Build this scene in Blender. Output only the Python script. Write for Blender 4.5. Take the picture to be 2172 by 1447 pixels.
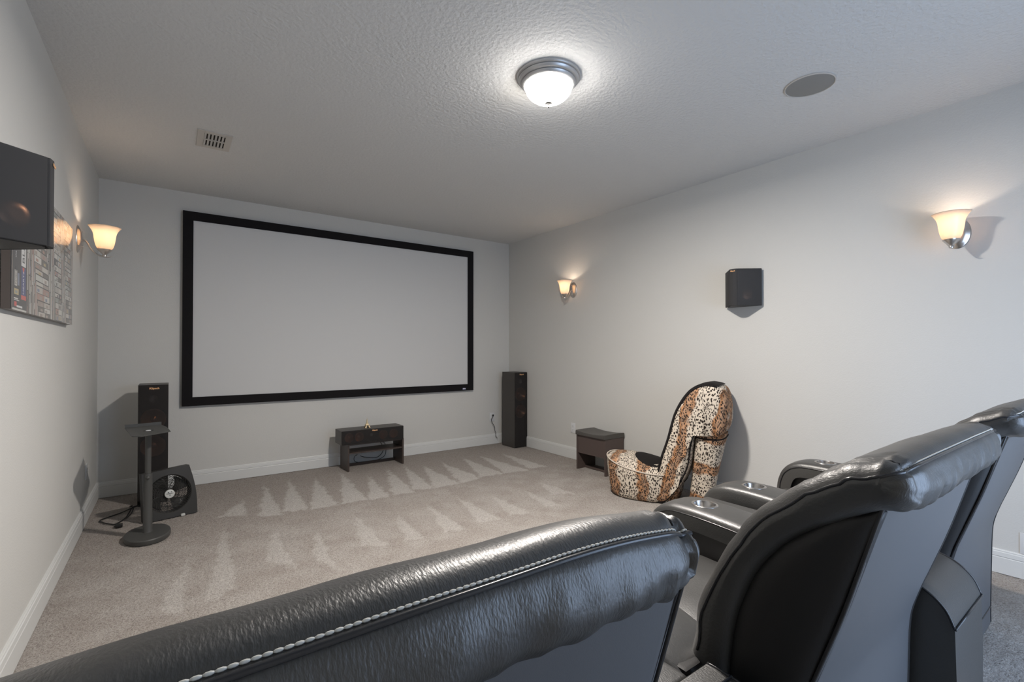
import bpy, bmesh, math, random
import numpy as np
from mathutils import Vector, Matrix, noise

# ------------------------------------------------------------------ clear
for o in list(bpy.data.objects):
    bpy.data.objects.remove(o, do_unlink=True)
S = bpy.context.scene
COL = S.collection
PI = math.pi
random.seed(7)

# ------------------------------------------------------------------ room sizes (metres)
W, H = 4.318, 2.74          # room width, ceiling height;  screen wall is y = 0
YB = -6.3                   # rear wall behind the camera

# ------------------------------------------------------------------ camera
cam_d = bpy.data.cameras.new('camera')
cam = bpy.data.objects.new('camera', cam_d)
COL.objects.link(cam)
S.camera = cam
F_PX = 1002.78
cam_d.sensor_width = 36.0
cam_d.lens = F_PX / 2172.0 * 36.0
cam_d.clip_start = 0.02
cam_d.shift_y = 11.36 / 2172.0
cam.location = (0.5044, -5.351, 1.2537)
cam.rotation_euler = (PI / 2 + 0.0099, 0.0004, -0.6258)

# ------------------------------------------------------------------ view
S.view_settings.view_transform = 'Standard'
S.view_settings.look = 'None'
S.view_settings.gamma = 1.0
S.view_settings.use_curve_mapping = False
S.view_settings.exposure = 0.74

# ------------------------------------------------------------------ daylight (world through the rear window)
wd = bpy.data.worlds.new('sky')
S.world = wd
wd.use_nodes = True
bg = wd.node_tree.nodes['Background']
bg.inputs[0].default_value = (0.55, 0.72, 1.0, 1)
bg.inputs[1].default_value = 4.0
WIN = (1.90, 3.45, 0.12, 2.00)      # rear window opening x0 x1 z0 z1
pl_d = bpy.data.lights.new('window_portal', 'AREA')
pl_d.shape = 'RECTANGLE'
pl_d.size = WIN[1] - WIN[0]
pl_d.size_y = WIN[3] - WIN[2]
pl_d.cycles.is_portal = True
pl = bpy.data.objects.new('window_portal', pl_d)
COL.objects.link(pl)
pl.location = ((WIN[0] + WIN[1]) / 2, YB - 0.10, (WIN[2] + WIN[3]) / 2)
pl.rotation_euler = (PI / 2, 0, 0)

CEIL_E = 27.0
CEIL_W = 58.0       # emission of the frosted ceiling bowl
SCONCE_W = 0.85      # bulb power in each sconce
SCONCE_COL = (1.0, 0.80, 0.62)

# ------------------------------------------------------------------ materials
def principled(name, col, rough=0.5, metal=0.0, spec=0.5, **kw):
    m = bpy.data.materials.new(name)
    m.use_nodes = True
    b = m.node_tree.nodes['Principled BSDF']
    b.inputs['Base Color'].default_value = (*col, 1)
    b.inputs['Roughness'].default_value = rough
    b.inputs['Metallic'].default_value = metal
    b.inputs['Specular IOR Level'].default_value = spec
    for k, v in kw.items():
        b.inputs[k.replace('_', ' ')].default_value = v
    return m

def nodes(m):
    nt = m.node_tree
    return nt, nt.nodes, nt.links, nt.nodes['Principled BSDF']

def add_bump(m, scale, dist, strength=1.0, detail=3, rough=0.5, kind='noise', coord='Object', stretch=(1, 1, 1)):
    nt, N, L, b = nodes(m)
    tc = N.new('ShaderNodeTexCoord')
    mp = N.new('ShaderNodeMapping')
    mp.inputs['Scale'].default_value = stretch
    L.new(tc.outputs[coord], mp.inputs[0])
    if kind == 'noise':
        t = N.new('ShaderNodeTexNoise')
        t.inputs['Scale'].default_value = scale
        t.inputs['Detail'].default_value = detail
        t.inputs['Roughness'].default_value = rough
        out = t.outputs[0]
    else:
        t = N.new('ShaderNodeTexVoronoi')
        t.feature = 'SMOOTH_F1'
        t.inputs['Scale'].default_value = scale
        t.inputs['Smoothness'].default_value = 0.6
        out = t.outputs[0]
    L.new(mp.outputs[0], t.inputs['Vector'])
    bp = N.new('ShaderNodeBump')
    bp.inputs['Strength'].default_value = strength
    bp.inputs['Distance'].default_value = dist
    L.new(out, bp.inputs['Height'])
    old = b.inputs['Normal'].links[0].from_socket if b.inputs['Normal'].links else None
    if old:
        L.new(old, bp.inputs['Normal'])
    L.new(bp.outputs[0], b.inputs['Normal'])
    return m

def add_colnoise(m, c1, c2, scale, detail=3, lo=0.35, hi=0.65, stretch=(1, 1, 1), coord='Object'):
    nt, N, L, b = nodes(m)
    tc = N.new('ShaderNodeTexCoord')
    mp = N.new('ShaderNodeMapping')
    mp.inputs['Scale'].default_value = stretch
    L.new(tc.outputs[coord], mp.inputs[0])
    t = N.new('ShaderNodeTexNoise')
    t.inputs['Scale'].default_value = scale
    t.inputs['Detail'].default_value = detail
    L.new(mp.outputs[0], t.inputs['Vector'])
    r = N.new('ShaderNodeValToRGB')
    r.color_ramp.elements[0].position = lo
    r.color_ramp.elements[1].position = hi
    r.color_ramp.elements[0].color = (*c1, 1)
    r.color_ramp.elements[1].color = (*c2, 1)
    L.new(t.outputs[0], r.inputs[0])
    L.new(r.outputs[0], b.inputs['Base Color'])
    return m

M = {}
M['wall'] = add_bump(principled('wall_paint', (0.60, 0.597, 0.575), 0.75, spec=0.25), 130, 0.0012, 0.7)
add_bump(M['wall'], 35, 0.001, 0.4)
M['ceiling'] = add_bump(principled('ceiling_paint', (0.62, 0.62, 0.61), 0.8, spec=0.25), 50, 0.0055, 1.0, detail=4)
M['trim'] = principled('white_trim', (0.66, 0.67, 0.66), 0.4)
M['plastic_white'] = principled('white_plastic', (0.66, 0.67, 0.68), 0.35)
M['slot'] = principled('dark_slot', (0.03, 0.03, 0.03), 0.6)
M['vent'] = principled('vent_metal', (0.52, 0.49, 0.45), 0.5)
M['vent_dark'] = principled('vent_void', (0.02, 0.015, 0.012), 0.9)
M['ceil_grille'] = add_bump(principled('ceiling_speaker_cloth', (0.25, 0.245, 0.23), 0.8), 700, 0.0006)
M['velvet'] = principled('screen_frame_velvet', (0.010, 0.009, 0.010), 0.85, spec=0.2)
M['screen'] = principled('screen_fabric', (0.60, 0.605, 0.605), 0.7, spec=0.25)
M['badge'] = principled('screen_badge', (0.02, 0.03, 0.10), 0.4)
M['badge_white'] = principled('badge_letters', (0.8, 0.8, 0.9), 0.4)
M['vinyl'] = add_bump(principled('ash_vinyl', (0.052, 0.046, 0.041), 0.42), 40, 0.0006, 0.5, stretch=(14, 14, 1))
M['baffle'] = principled('speaker_baffle', (0.012, 0.012, 0.012), 0.5)
M['copper'] = principled('copper_cone', (0.85, 0.42, 0.24), 0.28, metal=1.0)
M['gold_text'] = principled('gold_lettering', (0.95, 0.55, 0.28), 0.35, metal=0.3)
M['stand_wood'] = add_bump(principled('espresso_laminate', (0.055, 0.040, 0.034), 0.38), 30, 0.0004, 0.5, stretch=(1, 1, 12))
M['stand_metal'] = add_bump(principled('black_powder_coat', (0.060, 0.060, 0.057), 0.45), 900, 0.0004, 0.5)
M['cream_cord'] = principled('cream_piping', (.55, .48, .40), .7)
M['cable'] = principled('black_cable', (0.01, 0.01, 0.01), 0.5)
M['fan_black'] = principled('fan_plastic', (0.036, 0.035, 0.033), 0.45, spec=0.3)
M['fan_hub'] = principled('fan_badge', (0.55, 0.56, 0.54), 0.35)
M['fan_ink'] = principled('fan_badge_ink', (0.03, 0.03, 0.03), 0.5)
M['brass'] = principled('brass', (0.60, 0.48, 0.30), 0.35, metal=1.0)
M['ott_leather'] = add_bump(principled('ottoman_vinyl', (0.065, 0.060, 0.054), 0.42), 500, 0.0005, 0.5)
M['ott_wood'] = add_bump(principled('ottoman_laminate', (0.080, 0.058, 0.052), 0.5), 30, 0.0003, 0.5, stretch=(1, 1, 10))
M['black_cloth'] = principled('black_upholstery', (0.012, 0.010, 0.010), 0.8, spec=0.2)
M['nickel'] = principled('brushed_nickel', (0.62, 0.58, 0.54), 0.28, metal=1.0)
M['lamp_metal'] = principled('pewter_ring', (0.50, 0.50, 0.50), 0.38, metal=0.6)
M['finial'] = principled('dark_nickel', (0.004, 0.004, 0.004), 0.7, metal=0.0, spec=0.02)
M['cup_well'] = principled('cup_well', (0.22, 0.21, 0.20), 0.42, metal=1.0)
M['chrome'] = principled('chrome', (0.50, 0.48, 0.46), 0.26, metal=1.0)
M['stitch'] = principled('white_thread', (0.62, 0.62, 0.58), 0.6)
M['void'] = principled('shadow_gap_cloth', (0.006, 0.006, 0.006), 0.9, spec=0.1)

def leather(name, col, rough):
    m = principled(name, col, rough, spec=1.0)
    add_bump(m, 260, 0.0016, 0.42, detail=2, stretch=(1.5, .6, .6))
    add_bump(m, 18, 0.002, 0.12, detail=2)
    return m
M['leather'] = leather('black_leather', (0.038, 0.037, 0.035), 0.42)
M['leather_lit'] = add_bump(principled('back_panel_lit_leather', (0.098, 0.101, 0.108), 0.48, spec=0.6), 600, 0.0003, 0.5)  # leather of the rear panels, window reflection put into a paler blue-grey base
M['leather_side'] = add_bump(principled('side_panel_leather', (0.016, 0.015, 0.015), 0.50, spec=0.4), 300, 0.0004, 0.5)
M['piping'] = principled('leather_piping', (0.03, 0.03, 0.032), 0.25)

# speaker grille: knitted cloth, partly see-through
def grille_mat(name, col, open_=0.38):
    m = principled(name, col, 0.85, spec=0.3)
    nt, N, L, b = nodes(m)
    tr = N.new('ShaderNodeBsdfTransparent')
    mx = N.new('ShaderNodeMixShader')
    mx.inputs[0].default_value = open_
    L.new(b.outputs[0], mx.inputs[1])
    L.new(tr.outputs[0], mx.inputs[2])
    L.new(mx.outputs[0], N['Material Output'].inputs[0])
    add_bump(m, 900, 0.0006, 0.6)
    return m
M['grille'] = grille_mat('grille_cloth', (0.030, 0.027, 0.026))
M['grille_grey'] = grille_mat('grille_cloth_grey', (0.046, 0.046, 0.048), 0.14)

# frosted lamp glass
def glass_shade(name):
    m = bpy.data.materials.new(name)
    m.use_nodes = True
    nt = m.node_tree
    N, L = nt.nodes, nt.links
    N.remove(N['Principled BSDF'])
    d = N.new('ShaderNodeBsdfDiffuse'); d.inputs[0].default_value = (0.80, 0.74, 0.66, 1)
    t = N.new('ShaderNodeBsdfTranslucent'); t.inputs[0].default_value = (0.93, 0.80, 0.66, 1)
    g = N.new('ShaderNodeBsdfGlossy'); g.inputs[1].default_value = 0.2
    a = N.new('ShaderNodeMixShader'); a.inputs[0].default_value = 0.45
    c = N.new('ShaderNodeMixShader'); c.inputs[0].default_value = 0.04
    L.new(d.outputs[0], a.inputs[1]); L.new(t.outputs[0], a.inputs[2])
    L.new(a.outputs[0], c.inputs[1]); L.new(g.outputs[0], c.inputs[2])
    L.new(c.outputs[0], N['Material Output'].inputs[0])
    return m
M['shade'] = glass_shade('frosted_glass')

def emis(name, col, s):
    m = bpy.data.materials.new(name)
    m.use_nodes = True
    b = m.node_tree.nodes['Principled BSDF']
    b.inputs['Base Color'].default_value = (0.8, 0.8, 0.8, 1)
    b.inputs['Emission Color'].default_value = (*col, 1)
    b.inputs['Emission Strength'].default_value = s
    return m
M['bowl'] = emis('lit_bowl', (1.0, 0.955, 0.90), CEIL_E)
M['bulb'] = emis('lit_bulb', SCONCE_COL, 4.0)

# carpet: base tone from tufts + vacuum lay pattern stored per vertex
def carpet_mat():
    m = principled('carpet_pile', (0.4, 0.34, 0.29), 0.95, spec=0.1)
    nt, N, L, b = nodes(m)
    at = N.new('ShaderNodeAttribute'); at.attribute_name = 'lay'
    tc = N.new('ShaderNodeTexCoord')
    n1 = N.new('ShaderNodeTexNoise'); n1.inputs['Scale'].default_value = 150; n1.inputs['Detail'].default_value = 4; n1.inputs['Roughness'].default_value = 0.7
    n2 = N.new('ShaderNodeTexNoise'); n2.inputs['Scale'].default_value = 55; n2.inputs['Detail'].default_value = 2
    L.new(tc.outputs['Object'], n1.inputs['Vector']); L.new(tc.outputs['Object'], n2.inputs['Vector'])
    r1 = N.new('ShaderNodeValToRGB')
    e = r1.color_ramp.elements
    e[0].position = 0.34; e[0].color = (0.22, 0.190, 0.170, 1)
    e[1].position = 0.62; e[1].color = (0.45, 0.415, 0.385, 1)
    x = r1.color_ramp.elements.new(0.47); x.color = (0.355, 0.318, 0.288, 1)
    L.new(n1.outputs[0], r1.inputs[0])
    r2 = N.new('ShaderNodeValToRGB')
    e = r2.color_ramp.elements
    e[0].position = 0.34; e[0].color = (0.37, 0.345, 0.32, 1)
    e[1].position = 0.60; e[1].color = (0.66, 0.64, 0.61, 1)
    L.new(n1.outputs[0], r2.inputs[0])
    mx = N.new('ShaderNodeMix'); mx.data_type = 'RGBA'
    L.new(at.outputs['Fac'], mx.inputs[0]); L.new(r1.outputs[0], mx.inputs[6]); L.new(r2.outputs[0], mx.inputs[7])
    L.new(mx.outputs[2], b.inputs['Base Color'])
    ad = N.new('ShaderNodeMath'); ad.operation = 'ADD'
    L.new(n1.outputs[0], ad.inputs[0]); L.new(n2.outputs[0], ad.inputs[1])
    bp = N.new('ShaderNodeBump'); bp.inputs['Distance'].default_value = 0.010; bp.inputs['Strength'].default_value = 0.8
    L.new(ad.outputs[0], bp.inputs['Height']); L.new(bp.outputs[0], b.inputs['Normal'])
    return m
M['carpet'] = carpet_mat()

# animal print: cream ground with short dark flecks, rust bands running along `dirv`
def print_mat(name, dirv, freq, phase, width=0.36):
    m = principled(name, (0.6, 0.5, 0.4), 0.8, spec=0.2)
    nt, N, L, b = nodes(m)
    tc = N.new('ShaderNodeTexCoord')
    nz = N.new('ShaderNodeTexNoise'); nz.inputs['Scale'].default_value = 7; nz.inputs['Detail'].default_value = 2
    L.new(tc.outputs['Object'], nz.inputs['Vector'])
    dot = N.new('ShaderNodeVectorMath'); dot.operation = 'DOT_PRODUCT'
    dot.inputs[1].default_value = dirv
    L.new(tc.outputs['Object'], dot.inputs[0])
    m1 = N.new('ShaderNodeMath'); m1.operation = 'MULTIPLY_ADD'; m1.inputs[1].default_value = freq; m1.inputs[2].default_value = phase
    L.new(dot.outputs['Value'], m1.inputs[0])
    m2 = N.new('ShaderNodeMath'); m2.operation = 'MULTIPLY_ADD'; m2.inputs[1].default_value = 0.55
    L.new(nz.outputs[0], m2.inputs[0]); L.new(m1.outputs[0], m2.inputs[2])
    fr = N.new('ShaderNodeMath'); fr.operation = 'FRACT'
    L.new(m2.outputs[0], fr.inputs[0])
    rb = N.new('ShaderNodeValToRGB')
    cr = rb.color_ramp
    cr.elements[0].position = 0.0; cr.elements[0].color = (0, 0, 0, 1)
    cr.elements[1].position = 1.0; cr.elements[1].color = (0, 0, 0, 1)
    for p, v in ((0.5 - width / 2 - 0.05, 0), (0.5 - width / 2 + 0.03, 0.9), (0.5, 0.75), (0.5 + width / 2 - 0.03, 1), (0.5 + width / 2 + 0.05, 0)):
        k = cr.elements.new(p); k.color = (v, v, v, 1)
    L.new(fr.outputs[0], rb.inputs[0])
    # flecks
    mp = N.new('ShaderNodeMapping')
    nd = N.new('ShaderNodeTexNoise'); nd.inputs['Scale'].default_value = 5; nd.inputs['Detail'].default_value = 1
    L.new(tc.outputs['Object'], nd.inputs['Vector'])
    va = N.new('ShaderNodeVectorMath'); va.operation = 'MULTIPLY_ADD'
    va.inputs[1].default_value = (0.14, 0.14, 0.14)
    L.new(nd.outputs[1], va.inputs[0]); L.new(tc.outputs['Object'], va.inputs[2])
    L.new(va.outputs[0], mp.inputs[0])
    mp.inputs['Scale'].default_value = (92, 92, 50)
    vo = N.new('ShaderNodeTexVoronoi'); vo.inputs['Scale'].default_value = 1.0; vo.inputs['Randomness'].default_value = 0.85
    L.new(mp.outputs[0], vo.inputs['Vector'])
    rs = N.new('ShaderNodeValToRGB')
    rs.color_ramp.elements[0].position = 0.40; rs.color_ramp.elements[0].color = (1, 1, 1, 1)
    rs.color_ramp.elements[1].position = 0.47; rs.color_ramp.elements[1].color = (0, 0, 0, 1)
    L.new(vo.outputs['Distance'], rs.inputs[0])
    band = N.new('ShaderNodeMix'); band.data_type = 'RGBA'
    band.inputs[6].default_value = (0.66, 0.58, 0.48, 1)
    nb = N.new('ShaderNodeTexNoise'); nb.inputs['Scale'].default_value = 22; nb.inputs['Detail'].default_value = 3
    L.new(tc.outputs['Object'], nb.inputs['Vector'])
    rr = N.new('ShaderNodeValToRGB')
    rr.color_ramp.elements[0].position = 0.38; rr.color_ramp.elements[0].color = (0.16, 0.065, 0.022, 1)
    rr.color_ramp.elements[1].position = 0.60; rr.color_ramp.elements[1].color = (0.46, 0.22, 0.095, 1)
    L.new(nb.outputs[0], rr.inputs[0])
    L.new(rb.outputs[0], band.inputs[0]); L.new(rr.outputs[0], band.inputs[7])
    fin = N.new('ShaderNodeMix'); fin.data_type = 'RGBA'
    fin.inputs[7].default_value = (0.035, 0.025, 0.020, 1)
    L.new(rs.outputs[0], fin.inputs[0]); L.new(band.outputs[2], fin.inputs[6])
    L.new(fin.outputs[2], b.inputs['Base Color'])
    return m
# shoe frame: x = toe direction, y = away from the camera, z up
M['print_toe'] = print_mat('animal_print_toe', (1, 0.15, 0.0), 4.1, 0.27)
M['print_back'] = print_mat('animal_print_back', (0.97, 0, 0.25), 3.9, 1.01)
M['print_heel'] = print_mat('animal_print_heel', (-0.1, 0, 1.0), 3.7, -0.14)

# ------------------------------------------------------------------ mesh helpers
def box(bm, x0, x1, y0, y1, z0, z1, bevel=0.0, seg=2):
    g = bmesh.ops.create_cube(bm, size=1)
    vs = g['verts']
    for v in vs:
        v.co = Vector(((x0 + x1) / 2 + v.co.x * (x1 - x0), (y0 + y1) / 2 + v.co.y * (y1 - y0), (z0 + z1) / 2 + v.co.z * (z1 - z0)))
    if bevel > 0:
        es = list({e for v in vs for e in v.link_edges})
        bmesh.ops.bevel(bm, geom=es, offset=bevel, segments=seg, affect='EDGES', profile=0.6)
    return bm

def prism(bm, poly, z0, z1, axis='z', bevel=0.0, seg=2):
    """extrude a 2D polygon; axis z: (x,y); axis x: (y,z) from x=z0..z1; axis y: (x,z)"""
    def P(p, h):
        if axis == 'z': return (p[0], p[1], h)
        if axis == 'x': return (h, p[0], p[1])
        return (p[0], h, p[1])
    a = [bm.verts.new(P(p, z0)) for p in poly]
    b = [bm.verts.new(P(p, z1)) for p in poly]
    n = len(poly)
    fs = [bm.faces.new(a), bm.faces.new(list(reversed(b)))]
    for i in range(n):
        fs.append(bm.faces.new((a[i], b[i], b[(i + 1) % n], a[(i + 1) % n])))
    if bevel > 0:
        es = list({e for f in fs for e in f.edges})
        bmesh.ops.bevel(bm, geom=es, offset=bevel, segments=seg, affect='EDGES', profile=0.6)
    return bm

def lathe(bm, prof, seg=32, axis='z', centre=(0, 0, 0), sx=1.0, sy=1.0, flip=False):
    """prof: (r, h) pairs"""
    c = Vector(centre)
    rings = []
    for r, h in prof:
        ring = []
        if r < 1e-6:
            p = {'z': (0, 0, h), 'x': (h, 0, 0), 'y': (0, h, 0)}[axis]
            ring = [bm.verts.new(c + Vector(p))]
        else:
            for k in range(seg):
                a = 2 * PI * k / seg
                u, v = r * math.cos(a) * sx, r * math.sin(a) * sy
                p = {'z': (u, v, h), 'x': (h, u, v), 'y': (u, h, v)}[axis]
                ring.append(bm.verts.new(c + Vector(p)))
        rings.append(ring)
    for a, b in zip(rings, rings[1:]):
        if len(a) == 1 and len(b) == 1: continue
        for k in range(seg):
            k2 = (k + 1) % seg
            if len(a) == 1: bm.faces.new((a[0], b[k2], b[k]))
            elif len(b) == 1: bm.faces.new((a[k], a[k2], b[0]))
            else: bm.faces.new((a[k], a[k2], b[k2], b[k]))
    return bm

def tube(bm, pts, r, seg=8, closed=False, caps=True):
    pts = [Vector(p) for p in pts]
    n = len(pts)
    rr = r if hasattr(r, '__len__') else [r] * n
    rings = []
    up = None
    for i in range(n):
        if closed: t = pts[(i + 1) % n] - pts[i - 1]
        else: t = pts[min(i + 1, n - 1)] - pts[max(i - 1, 0)]
        t.normalize()
        if up is None:
            up = Vector((0, 0, 1)) if abs(t.z) < 0.9 else Vector((1, 0, 0))
        s = t.cross(up).normalized()
        up = s.cross(t).normalized()
        rings.append([bm.verts.new(pts[i] + (s * math.cos(2 * PI * k / seg) + up * math.sin(2 * PI * k / seg)) * rr[i]) for k in range(seg)])
    m = n if closed else n - 1
    for i in range(m):
        a, b = rings[i], rings[(i + 1) % n]
        for k in range(seg):
            bm.faces.new((a[k], a[(k + 1) % seg], b[(k + 1) % seg], b[k]))
    if caps and not closed:
        bm.faces.new(list(reversed(rings[0]))); bm.faces.new(rings[-1])
    return bm

def catmull(pts, n=8, closed=False):
    P = [Vector(p) for p in pts]
    m = len(P)
    out = []
    rng = m if closed else m - 1
    for i in range(rng):
        if closed: a, b, c, d = P[i - 1], P[i], P[(i + 1) % m], P[(i + 2) % m]
        else: a, b, c, d = P[max(i - 1, 0)], P[i], P[i + 1], P[min(i + 2, m - 1)]
        for k in range(n):
            t = k / n
            out.append(0.5 * ((2 * b) + (c - a) * t + (2 * a - 5 * b + 4 * c - d) * t * t + (3 * b - a - 3 * c + d) * t ** 3))
    if not closed: out.append(P[-1])
    return out

def loft(bm, rings, closed=True, cap=True):
    R = [[bm.verts.new(p) for p in r] for r in rings]
    n = len(R[0])
    for a, b in zip(R, R[1:]):
        for k in range(n if closed else n - 1):
            bm.faces.new((a[k], a[(k + 1) % n], b[(k + 1) % n], b[k]))
    if cap:
        bm.faces.new(list(reversed(R[0]))); bm.faces.new(R[-1])
    return bm

def obj(name, bm, mat, parent=None, smooth=False, sharp=None, subsurf=0):
    bmesh.ops.recalc_face_normals(bm, faces=bm.faces)
    me = bpy.data.meshes.new(name)
    bm.to_mesh(me)
    bm.free()
    me.materials.append(mat if not isinstance(mat, str) else M[mat])
    o = bpy.data.objects.new(name, me)
    COL.objects.link(o)
    if parent is not None: o.parent = parent
    if smooth:
        for p in me.polygons: p.use_smooth = True
        if sharp is not None:
            me.set_sharp_from_angle(angle=math.radians(sharp))
    if subsurf:
        md = o.modifiers.new('sub', 'SUBSURF'); md.levels = subsurf; md.render_levels = subsurf
    return o

def B(): return bmesh.new()

def thing(name, label, cat, loc=(0, 0, 0), rotz=0.0, group=None):
    o = bpy.data.objects.new(name, None)
    o.empty_display_size = 0.1
    COL.objects.link(o)
    o.location = loc
    o.rotation_euler = (0, 0, rotz)
    o['label'] = label; o['category'] = cat
    if group: o['group'] = group
    return o

def tag(o, label, cat, group=None):
    o['label'] = label; o['category'] = cat
    if group: o['group'] = group
    return o

def struct(o):
    o['kind'] = 'structure'
    return o

def text_mesh(name, s, size, mat, parent, M4, extrude=0.0008, align='CENTER', xs=1.0, bold=0.0):
    cu = bpy.data.curves.new(name + '_curve', 'FONT')
    cu.body = s; cu.size = size; cu.extrude = extrude
    cu.offset = bold
    cu.align_x = align; cu.align_y = 'CENTER'
    cu.resolution_u = 3
    t = bpy.data.objects.new(name + '_tmp', cu)
    COL.objects.link(t)
    dg = bpy.context.evaluated_depsgraph_get()
    me = bpy.data.meshes.new_from_object(t.evaluated_get(dg))
    bpy.data.objects.remove(t, do_unlink=True)
    me.transform(M4 @ Matrix.Diagonal((xs, 1, 1, 1)))
    me.materials.clear(); me.materials.append(M[mat])
    me.name = name
    o = bpy.data.objects.new(name, me)
    COL.objects.link(o); o.parent = parent
    return o

def copy_tree(o, parent=None):
    c = o.copy(); COL.objects.link(c)
    if parent is not None: c.parent = parent
    for ch in list(o.children): copy_tree(ch, c)
    return c

# ================================================================== SETTING
# ---- carpet
def build_floor():
    x0, x1, y0, y1 = -0.02, W + 0.02, YB - 0.02, 0.02
    st = 0.0125
    nx, ny = int((x1 - x0) / st), int((y1 - y0) / st)
    X, Y = np.meshgrid(np.linspace(x0, x1, nx), np.linspace(y0, y1, ny), indexing='ij')
    rng = np.random.default_rng(3)
    Z = (rng.random(X.shape) - 0.5) * 0.006
    co = np.stack([X, Y, Z - 0.003], -1).reshape(-1, 3)
    idx = np.arange(nx * ny).reshape(nx, ny)
    q = np.stack([idx[:-1, :-1], idx[1:, :-1], idx[1:, 1:], idx[:-1, 1:]], -1).reshape(-1, 4)
    me = bpy.data.meshes.new('floor')
    me.vertices.add(len(co)); me.vertices.foreach_set('co', co.ravel())
    me.loops.add(q.size); me.loops.foreach_set('vertex_index', q.ravel())
    me.polygons.add(len(q)); me.polygons.foreach_set('loop_start', np.arange(0, q.size, 4)); me.polygons.foreach_set('loop_total', np.full(len(q), 4))
    me.update(); me.validate()
    # vacuum-cleaner lay marks: pointed strokes of brushed-up pile in two rows
    tri = [((1.01, -.78), (.80, -1.15), (.98, -1.22)), ((1.23, -.32), (1.06, -1.31), (1.21, -1.38)), ((1.46, -.27), (1.23, -1.29), (1.39, -1.35)),
           ((1.67, -.37), (1.41, -1.37), (1.63, -1.38)), ((1.95, -.29), (1.66, -1.37), (1.86, -1.39)), ((2.14, -.62), (1.87, -1.40), (2.04, -1.42)),
           ((2.39, -.46), (2.08, -1.38), (2.28, -1.42)), ((2.60, -.44), (2.29, -1.35), (2.47, -1.41)), ((2.76, -.56), (2.47, -1.41), (2.74, -1.41)),
           ((3.00, -.51), (2.75, -1.41), (3.00, -1.38)), ((3.30, -.48), (3.02, -1.35), (3.28, -1.35)), ((3.52, -.51), (3.30, -1.36), (3.57, -1.41)),
           ((3.80, -.55), (3.62, -1.36), (3.84, -1.40)),
           ((.83, -1.39), (.64, -2.55), (.80, -2.45)), ((1.11, -1.59), (.98, -2.17), (1.10, -2.40)), ((1.35, -1.78), (1.22, -2.30), (1.30, -2.60)),
           ((1.66, -1.63), (1.50, -2.30), (1.66, -2.40)), ((1.93, -1.83), (1.76, -2.40), (1.90, -2.42)), ((2.22, -1.74), (2.05, -2.40), (2.20, -2.45)),
           ((2.52, -1.73), (2.34, -2.40), (2.51, -2.45)), ((2.78, -1.81), (2.62, -2.40), (2.78, -2.45)), ((3.10, -1.90), (2.95, -2.40), (3.10, -2.48)),
           ((.62, -1.75), (.46, -2.50), (.55, -2.60)), ((3.38, -1.75), (3.22, -2.2), (3.4, -2.3))]
    # smooth value noise for ragged edges
    def vnoise(sc, seed):
        r = np.random.default_rng(seed)
        g = r.random((int(7 / sc) + 4, int(9 / sc) + 4))
        u = (co[:, 0] + 0.5) / sc; v = (-co[:, 1] + 0.5) / sc
        i = np.clip(u.astype(int), 0, g.shape[0] - 2); j = np.clip(v.astype(int), 0, g.shape[1] - 2)
        fu, fv = u - i, v - j
        fu = fu * fu * (3 - 2 * fu); fv = fv * fv * (3 - 2 * fv)
        return (g[i, j] * (1 - fu) * (1 - fv) + g[i + 1, j] * fu * (1 - fv) + g[i, j + 1] * (1 - fu) * fv + g[i + 1, j + 1] * fu * fv) - 0.5
    n1, n2, n3 = vnoise(.05, 1), vnoise(.05, 2), vnoise(.35, 4)
    n4, n5 = vnoise(.11, 9), vnoise(.025, 11)
    px = co[:, 0] + n1 * .035 + n5 * .02; py = co[:, 1] + n2 * .05
    lay = np.zeros(len(co))
    for k, t in enumerate(tri):
        a, b, c = [np.array(p) for p in t]
        if (b - a)[0] * (c - a)[1] - (b - a)[1] * (c - a)[0] < 0: b, c = c, b
        d = np.full(len(co), 9.0)
        for p, q_ in ((a, b), (b, c), (c, a)):
            e = q_ - p; L = np.hypot(*e)
            d = np.minimum(d, (e[0] * (py - p[1]) - e[1] * (px - p[0])) / L)
        s = np.clip((d + .012) / .024, 0, 1)
        fade = np.clip((a[1] - py) / .25 + 0.35, 0, 1)
        lay = np.maximum(lay, s * fade * (0.78 if k < 13 else 0.62))
    front = np.clip((-2.30 - co[:, 1]) / .9, 0, 1) * (0.38 + n3 * .5 + n4 * .35) 
    mid = np.clip((-1.40 - co[:, 1]) / .15, 0, 1) * (0.14 + n4 * .35)
    lay = np.clip(np.maximum(lay, np.maximum(front, mid)) + n4 * .10, 0, 1)
    at = me.attributes.new('lay', 'FLOAT', 'POINT')
    at.data.foreach_set('value', lay.astype(np.float32))
    me.materials.append(M['carpet'])
    me.polygons.foreach_set('use_smooth', np.ones(len(q), dtype=bool))
    o = bpy.data.objects.new('floor', me)
    COL.objects.link(o)
    return struct(o)
build_floor()

T = 0.12
def wall(name, *a): return struct(obj(name, box(B(), *a), 'wall'))
wall('wall_front', -T, W + T, 0, T, -0.05, H)
wall('wall_left', -T, 0, YB, 0, -0.05, H)
wall('wall_right', W, W + T, YB, 0, -0.05, H)
# rear wall with the window opening
bm = B()
box(bm, -T, WIN[0], YB - T, YB, -0.05, H); box(bm, WIN[1], W + T, YB - T, YB, -0.05, H)
box(bm, WIN[0], WIN[1], YB - T, YB, -0.05, WIN[2]); box(bm, WIN[0], WIN[1], YB - T, YB, WIN[3], H)
struct(obj('wall_back', bm, 'wall'))
struct(obj('ceiling', box(B(), -T, W + T, YB - T, T, H, H + 0.1), 'ceiling'))
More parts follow.
